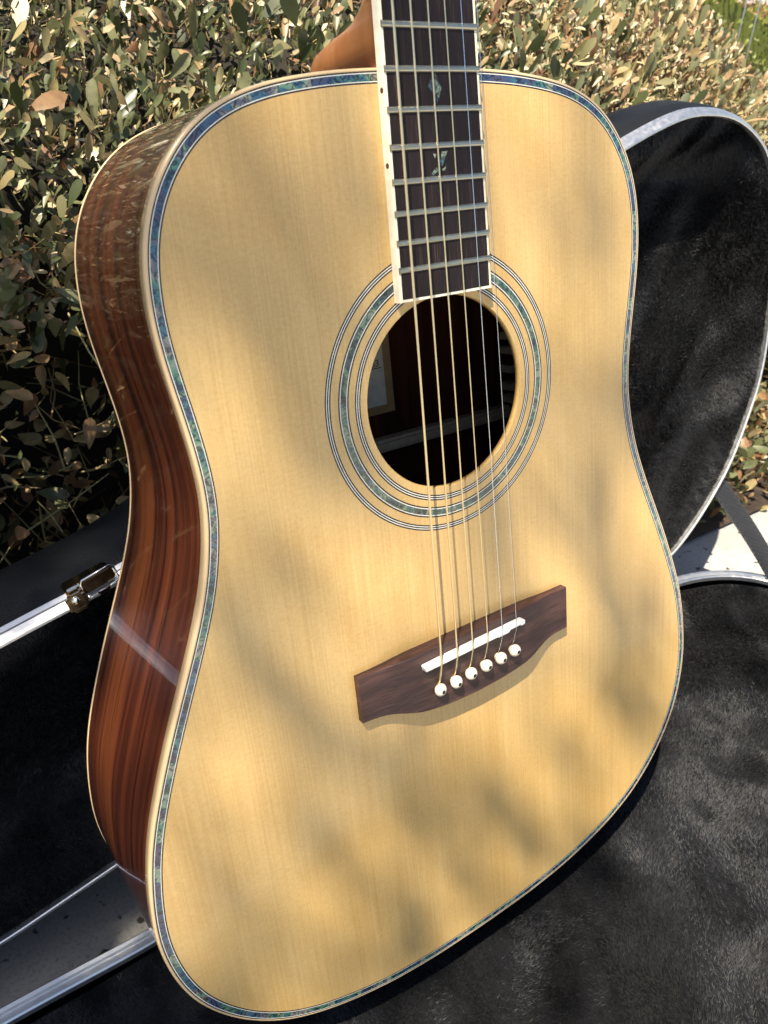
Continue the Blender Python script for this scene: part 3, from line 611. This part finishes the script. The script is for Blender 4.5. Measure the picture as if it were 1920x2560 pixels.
# inner backing: twig-brown mound, inner shade of the hedge put into its dark colour
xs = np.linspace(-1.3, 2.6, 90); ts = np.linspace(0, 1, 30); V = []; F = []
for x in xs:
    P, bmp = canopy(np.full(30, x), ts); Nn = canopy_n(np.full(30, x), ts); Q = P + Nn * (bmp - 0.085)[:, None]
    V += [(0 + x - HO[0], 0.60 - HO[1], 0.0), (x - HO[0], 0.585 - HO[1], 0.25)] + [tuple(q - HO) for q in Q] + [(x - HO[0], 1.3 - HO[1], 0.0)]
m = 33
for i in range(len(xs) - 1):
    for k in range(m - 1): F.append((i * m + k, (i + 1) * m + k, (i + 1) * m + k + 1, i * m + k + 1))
mth = plain('hedge_inner_shade', (0.014, 0.012, 0.007), 0.95); mesh('inner_backing', V, F, mth, hedge, True, kind='stuff')
# leaf template: obovate, cupped, with a midrib
LY = [0, .16, .36, .56, .75, .91, 1.0]; LW = [0.02, .075, .150, .210, .215, .145, 0]
LT = np.array([(0, y, 0.03 * math.sin(y * 3)) for y in LY] + [(-w_, y, 0.42 * w_) for y, w_ in zip(LY[1:6], LW[1:6])] + [(w_, y, 0.42 * w_) for y, w_ in zip(LY[1:6], LW[1:6])])
LFc = [(0, 1, 7), (5, 6, 11), (0, 12, 1), (5, 16, 6)]
for i in range(1, 5): LFc += [(i, i + 1, 7 + i), (i, 7 + i, 6 + i), (i, 12 + i, i + 1), (i, 11 + i, 12 + i)]
LFc = np.array(LFc); NL = len(LT)
def orient(P, dirn, size, r, wf=1.0, roll_to=None):
    n = len(P); Dn = dirn / np.linalg.norm(dirn, axis=1)[:, None]
    ref = r.normal(size=(n, 3)) if roll_to is None else roll_to + r.normal(0, 0.55, (n, 3))
    X = np.cross(Dn, ref); X /= np.linalg.norm(X, axis=1)[:, None]; Z = np.cross(X, Dn)
    return X, Dn, Z
def leaves(P, dirn, size, wf, r, roll_to=None):
    X, Y, Z = orient(P, dirn, size, r, roll_to=roll_to); n = len(P); cup = (r.random(n) * 2.4 - 0.6)[:, None]; bend = r.normal(0, 0.22, n)[:, None]
    T = LT[None]; zz = T[:, :, 2] * cup + bend * T[:, :, 1] ** 2
    return P[:, None] + (X[:, None] * (T[:, :, 0] * wf[:, None])[:, :, None] + Y[:, None] * T[:, :, 1][:, :, None] + Z[:, None] * zz[:, :, None]) * size[:, None, None]
def tri_idx(n, F, k): return (F[None] + (np.arange(n) * k)[:, None, None]).reshape(-1, 3)
n = 60000; r = np.random.default_rng(11)
x = r.uniform(-0.9, 2.3, n); t = r.beta(1.0, 1.35, n); P, bmp = canopy(x, t); Nn = canopy_n(x, t)
P = P + Nn * (bmp - r.exponential(0.021, n) + 0.006)[:, None] + r.normal(0, 0.008, (n, 3))
lean = np.array([0.25, 0.0, 0.65]); dirn = Nn * 0.55 + lean + r.normal(0, 0.60, (n, 3))
size = np.clip(r.normal(0.0158, 0.0062, n), 0.007, 0.034); wf = r.uniform(0.50, 1.0, n)
bigness = np.sin(x * 5.3 + P[:, 1] * 8.0) * 0.10
tone = np.clip(r.beta(2.0, 2.4, n) * 0.86 + bigness * 0.6 + np.where(x > 0.45, 0.10, 0.0), 0, 0.80); dry = r.random(n); dry = np.where(x > 0.4, dry * 0.45, dry); tone = np.where(dry < 0.15, r.uniform(0.8, 1.0, n), tone)
LV = leaves(P, dirn, size, wf, r, roll_to=Nn * 0.9 + np.array([-0.25, -0.35, 0.3]))
# sparse shaded skirt below the lip
ns = 9500; xs_ = r.uniform(-0.9, 2.0, ns); xs_[:2400] = r.uniform(0.5, 1.5, 2400); zs = r.beta(1.5, 1.2, ns) * 0.44; ys = 0.525 - 0.06 * (zs / 0.44) ** 2 + r.normal(0, 0.028, ns); zs[:2400] = r.beta(1, 2, 2400) * 0.16; ys[:2400] = 0.232 + r.beta(1, 1.2, 2400) * 0.24
Ps = np.c_[xs_, ys, zs]; ds = np.array([0.1, -0.7, 0.45]) + r.normal(0, 0.7, (ns, 3)); ss = np.clip(r.normal(0.023, 0.006, ns), 0.011, 0.038)
LVs = leaves(Ps, ds, ss, r.uniform(0.8, 1.2, ns), r); tones = r.beta(2, 2.2, ns) * 0.8; tones = np.where(r.random(ns) < 0.5, r.uniform(0.80, 1, ns), tones)
AV = np.concatenate([LV, LVs]); AT = np.concatenate([tone, tones]); APc = AV.mean(1); ASz = np.concatenate([size, ss])
# the 300 leaves that show largest become parts of their own
Rm = np.array(cam.matrix_world.to_3x3()); Cc = (APc - np.array(CAM)) @ Rm; dep = -Cc[:, 2]; px = 960 + 2000.8 * Cc[:, 0] / dep; py = 1280 - 2000.8 * Cc[:, 1] / dep
free = (px > 5) & (px < 1915) & (py > 5) & (((px < 230) & (py < 1150)) | (py < 560 - px * 1.0) | ((py < 150) & (px < 740)) | ((px > 1240) & (py < 200)) | ((px > 1500) & (py < 260)))
front = np.concatenate([(np.sum((P - canopy(x, t)[0]) * Nn, 1) > 0.0), np.ones(ns, bool)])
score = np.minimum(ASz, 0.030) / np.maximum(dep, 0.6) * free * front * (AT < 0.8); order = np.argsort(-score)[:300]; rest = np.ones(len(AV), bool); rest[order] = False
fast_mesh('leaf_mass', AV[rest].reshape(-1, 3) - HO, tri_idx(rest.sum(), LFc, NL), M['leafA'], hedge, np.repeat(AT[rest], NL), kind='stuff')
lm = []
for k in range(8):
    cup = random.uniform(-0.4, 1.6); bnd = random.uniform(-0.25, 0.25); me = bpy.data.meshes.new('leaf'); T = LT.copy(); T[:, 2] = T[:, 2] * cup + bnd * T[:, 1] ** 2; T[:, 0] *= random.uniform(0.6, 1.0)
    me.from_pydata(T.tolist(), [], LFc.tolist()); me.materials.append(M['leafO']); me.polygons.foreach_set('use_smooth', [True] * len(LFc)); lm.append(me)
for q in order:
    W = AV[q]; Y = Vector(W[6] - W[0]); Xv = Vector(W[14] - W[9]); s = Y.length * 1.05; Y.normalize(); Zv = Xv.cross(Y).normalized(); Xv = Y.cross(Zv)
    o = bpy.data.objects.new('leaf', random.choice(lm)); p = W[0] - HO
    o.matrix_local = Matrix(((Xv.x * s, Y.x * s, Zv.x * s, p[0]), (Xv.y * s, Y.y * s, Zv.y * s, p[1]), (Xv.z * s, Y.z * s, Zv.z * s, p[2]), (0, 0, 0, 1))); finish(o, hedge)
# twigs and dry clippings
def sticks(P, Dn, ln, rd, r):
    n = len(P); Dn = Dn / np.linalg.norm(Dn, axis=1)[:, None]; A = np.cross(Dn, r.normal(size=(n, 3))); A /= np.linalg.norm(A, axis=1)[:, None]; B = np.cross(Dn, A)
    V = np.empty((n, 9, 3)); bend = r.normal(0, 0.12, (n, 1)) * ln[:, None]
    for j, (tt, rr) in enumerate(((0, 1.0), (0.5, 0.8), (1.0, 0.5))):
        c = P + Dn * (ln * tt)[:, None] + A * bend * (tt * (1 - tt) * 4)
        for k in range(3): V[:, j * 3 + k] = c + (A * math.cos(k * 2.094) + B * math.sin(k * 2.094)) * (rd * rr)[:, None]
    F = [];
    for j in range(2):
        for k in range(3): a, b = j * 3 + k, j * 3 + (k + 1) % 3; F += [(a, b, b + 3), (a, b + 3, a + 3)]
    return V, np.array(F)
nt_ = 12000; x = r.uniform(-0.9, 2.2, nt_); t = r.beta(1, 1.4, nt_); P, bmp = canopy(x, t); Nn = canopy_n(x, t); P = P + Nn * (bmp - 0.022 + r.normal(0, 0.008, nt_))[:, None]
V1, Fs = sticks(P, Nn * 0.5 + lean * 0.6 + r.normal(0, 0.7, (nt_, 3)), r.uniform(0.012, 0.045, nt_), r.uniform(0.0004, 0.0011, nt_), r)
n2 = 2200; P = np.c_[r.uniform(-0.9, 2, n2), r.uniform(0.45, 0.58, n2), r.uniform(0, 0.4, n2)]
V2, _ = sticks(P, np.array([0, -0.2, 0.7]) + r.normal(0, 0.7, (n2, 3)), r.uniform(0.03, 0.10, n2), r.uniform(0.0006, 0.0016, n2), r)
TW = np.concatenate([V1, V2]); tt = r.random(len(TW)); 
mtw = mat_leaf('twig', True, [(0, (0.10, 0.06, 0.03)), (0.4, (0.26, 0.17, 0.08)), (0.75, (0.40, 0.36, 0.14)), (1, (0.46, 0.42, 0.20))], 0.7, 0.0)
fast_mesh('twigs', TW.reshape(-1, 3) - HO, tri_idx(len(TW), Fs, 9), mtw, hedge, np.repeat(tt, 9), kind='stuff')
nf = 40000; x = r.uniform(-0.9, 2.2, nf); x = np.where(r.random(nf) < 0.5, r.uniform(0.35, 2.0, nf), x); t = r.beta(1, 1.4, nf); P, bmp = canopy(x, t); Nn = canopy_n(x, t); P = P + Nn * (bmp - r.exponential(0.010, nf) + 0.004)[:, None] + r.normal(0, 0.006, (nf, 3))
sz = r.uniform(0.003, 0.015, nf); X, Y, Z = orient(P, r.normal(size=(nf, 3)) + lean, sz, r, roll_to=Nn)
CT = np.array([(-0.10, 0, 0), (0.12, 0.08, 0.05), (0.20, 0.8, 0.1), (0.02, 1.0, -0.05), (-0.16, 0.7, 0.12)]); CF = np.array([(0, 1, 2), (0, 2, 4), (4, 2, 3)])
CV = P[:, None] + (X[:, None] * CT[None, :, 0, None] + Y[:, None] * CT[None, :, 1, None] + Z[:, None] * CT[None, :, 2, None]) * sz[:, None, None]
mcl = mat_leaf('clipping', True, [(0, (0.16, 0.085, 0.05)), (0.3, (0.36, 0.24, 0.13)), (0.65, (0.52, 0.42, 0.25)), (1, (0.64, 0.56, 0.38))], 0.8, 0.1)
fast_mesh('dry_clippings', CV.reshape(-1, 3) - HO, tri_idx(nf, CF, 5), mcl, hedge, np.repeat(r.random(nf), 5), kind='stuff')

# ================================================================== BEYOND THE HEDGE
def far_hedge(label, ox, oy, slope, ztop, stops, ng):
    gh = empty('box_hedge', label, 'hedge', (ox, oy, 0.0)); GO = np.array([ox, oy, 0.0])
    x = ox + r.uniform(-1.4, 1.8, ng); e = r.random(ng); zt = ztop - slope * (x - ox) + 0.012 * np.sin(x * 17) + 0.008 * np.sin(x * 43)
    y = oy - 0.15 + np.where(e < 0.5, r.normal(0, 0.02, ng), r.uniform(0, 0.4, ng)); z = np.where(e < 0.5, zt * r.uniform(0.0, 1.0, ng), zt + r.normal(0, 0.012, ng))
    V = leaves(np.c_[x, y, z], np.array([0, -0.3, 0.8]) + r.normal(0, 0.7, (ng, 3)), r.uniform(0.010, 0.022, ng), r.uniform(1, 1.5, ng), r)
    fast_mesh('leaf_mass', V.reshape(-1, 3) - GO, tri_idx(ng, LFc, NL), mat_leaf('box_leaf', True, stops, 0.5, 0.3), gh, np.repeat(r.random(ng), NL), kind='stuff')
    V = [(xx, yy, zz) for xx in (-1.4, 1.8) for yy, zz in ((-0.13, 0), (-0.13, ztop - slope * xx - 0.03), (0.24, ztop - slope * xx - 0.03), (0.24, 0))]
    mesh('inner_backing', V, [(0, 1, 5, 4), (1, 2, 6, 5), (2, 3, 7, 6), (0, 3, 2, 1), (4, 5, 6, 7)], plain('inner_foliage', stops[-1][1] if False else tuple(c * 0.6 for c in stops[len(stops) // 2][1]), 0.9), gh, False)
far_hedge('bright yellow green clipped hedge just beyond the grey green one', 2.83, 1.9, 0.27, 0.632, [(0, (0.12, 0.16, 0.025)), (0.5, (0.25, 0.29, 0.05)), (1, (0.38, 0.39, 0.09))], 13000)
far_hedge('dark green hedge added as a shaded band in front of the brick based house', 3.75, 2.6, 0.27, 0.672, [(0, (0.02, 0.035, 0.010)), (1, (0.06, 0.08, 0.02))], 5000)  # added hedge: the band's shade is put into its dark leaf colour
hs_ = empty('house_wall', 'distant white house wall above a red brick base', 'building', (7.0, 8.0, 0))
mbr = plain('red_brick', (0.42, 0.15, 0.10), 0.9); mwh = plain('white_stucco', (0.80, 0.77, 0.72), 0.8)
bm = box_bm((-7, -0.12, 0), (9, 0.3, 0.87)); bm_obj('brick_base', bm, mbr, hs_); bm = box_bm((-7, 0.0, 0.87), (9, 0.3, 3.4)); bm_obj('wall', bm, mwh, hs_)
mst = mat_metal('galvanised_wire', (0.55, 0.57, 0.60), 0.45)
for k, (sx, sy) in enumerate(((2.005, 1.308), (2.034, 1.286))):
    V, F = tube([(0, 0, 0), (0.002, 0.0, 0.6), (0.004, 0.0, 1.25)], 0.0016, 8); o = mesh('wire_stake', V, F, mst, None, True); o.location = (sx, sy, 0)
    o['label'] = 'thin grey wire stake standing upright between the two hedges'; o['category'] = 'stake'; o['group'] = 'wire stakes between the hedges'

# ================================================================== SHADE TREE (outside the frame, up-sun of the guitar)
tree = empty('shade_tree', 'leafy tree overhanging the patio and dappling the guitar with shade', 'tree', (-2.7, -1.7, 0)); TO = np.array([-2.7, -1.7, 0])
sv = np.array(SUN); r = np.random.default_rng(21)
def dens(x, y):
    d = 0.27 + 0.20 * np.sin(x * 9 + y * 5 + 0.6) * np.sin(y * 8 - x * 3 + 1.2)
    d = d + 0.20 * np.sin(x * 17 - y * 4) * np.sin(y * 6 + x * 2)
    d = np.where(((x < -0.29) & (y > -0.10) & (y < 0.40)) | ((x < -0.10) & (y > 0.14) & (y < 0.40)), 1.6, d); d = np.where((x > 0.42) | (y > 0.42), 0.12, d)
    d = np.where((x > 0.36) & (x < 0.66) & (y > 0.04) & (y < 0.22), 0.9, d)
    return d / 1.6
cand = 1150; cx_ = r.uniform(-1.0, 1.9, cand); cy_ = r.uniform(-0.7, 1.3, cand); cx_[:330] = r.uniform(-0.75, -0.08, 330); cy_[:330] = r.uniform(-0.10, 0.40, 330); keep = r.random(cand) < dens(cx_, cy_); keep[:330] = dens(cx_, cy_)[:330] > 0.9; cx_, cy_ = cx_[keep], cy_[keep]; nc = len(cx_)
per = r.integers(4, 13, nc); ci = np.repeat(np.arange(nc), per); nl = len(ci); rad_ = r.uniform(0.02, 0.07, nc)[ci]; tc_ = r.uniform(3.4, 6.2, nc)[ci]
P = np.c_[cx_[ci], cy_[ci], np.full(nl, 0.3)] + sv * tc_[:, None] + r.normal(0, 1, (nl, 3)) * rad_[:, None] * np.array([0.7, 0.7, 1.3])
SPOT = [(0.003, 0.113), (0.006, 0.107), (0.011, 0.101), (0.017, 0.095), (0.012, 0.084), (-0.006, 0.078), (-0.048, 0.063), (-0.067, 0.05), (-0.084, 0.022), (-0.109, 0.011), (-0.133, -0.004), (0.083, 0.117), (0.073, 0.107), (0.171, 0.112), (0.168, 0.098), (0.179, 0.06), (0.15, 0.043), (-0.111, -0.025), (-0.11, -0.049), (-0.179, -0.064), (-0.132, -0.08), (-0.047, -0.058), (-0.074, -0.089), (0.01, -0.071), (0.056, -0.073), (0.108, -0.05), (0.011, 0.013), (-0.21, -0.036), (0.069, 0.017), (0.085, 0.002)]
ks = np.repeat(np.arange(len(SPOT)), 6); sp = np.array(SPOT)[ks]; tk = r.uniform(2.7, 4.3, len(SPOT))[ks]
P2 = np.c_[sp, np.full(len(ks), 0.3)] + sv * tk[:, None] + r.normal(0, 1, (len(ks), 3)) * np.array([0.020, 0.012, 0.06]); P = np.vstack([P, P2]); nl = len(P)
V = leaves(P, r.normal(size=(nl, 3)) + np.array([0, 0, -0.5]), r.uniform(0.028, 0.055, nl), r.uniform(1.0, 1.5, nl), r)
mtl = mat_leaf('tree_leaf', True, [(0, (0.05, 0.09, 0.02)), (1, (0.11, 0.16, 0.04))], 0.5, 0.25)
fast_mesh('crown', V.reshape(-1, 3) - TO, tri_idx(nl, LFc, NL), mtl, tree, np.repeat(r.random(nl), NL), kind='stuff')
Vt, Ft = tube([(0, 0, 0), (0.03, 0.02, 0.8), (0.12, 0.05, 1.7), (0.30, 0.14, 2.8), (0.55, 0.30, 3.9)], [0.12, 0.095, 0.08, 0.06, 0.045], 10); mesh('trunk', Vt, Ft, M['bark'], tree)
for k in range(26):
    i = r.integers(nl - len(ks)); tgt = P[i] - TO; st = np.array([0.12, 0.05, 1.7]) + (np.array([0.55, 0.30, 3.1]) - np.array([0.12, 0.05, 1.7])) * r.random()
    mid = (st + tgt) / 2 + np.array([0, 0, 0.25]); Vt, Ft = tube([st, (st + mid) / 2 + r.normal(0, .04, 3), mid, (mid + tgt) / 2 + r.normal(0, .04, 3), tgt], [0.016, 0.010, 0.006, 0.004, 0.002], 6); mesh('limb', Vt, Ft, M['bark'], tree)
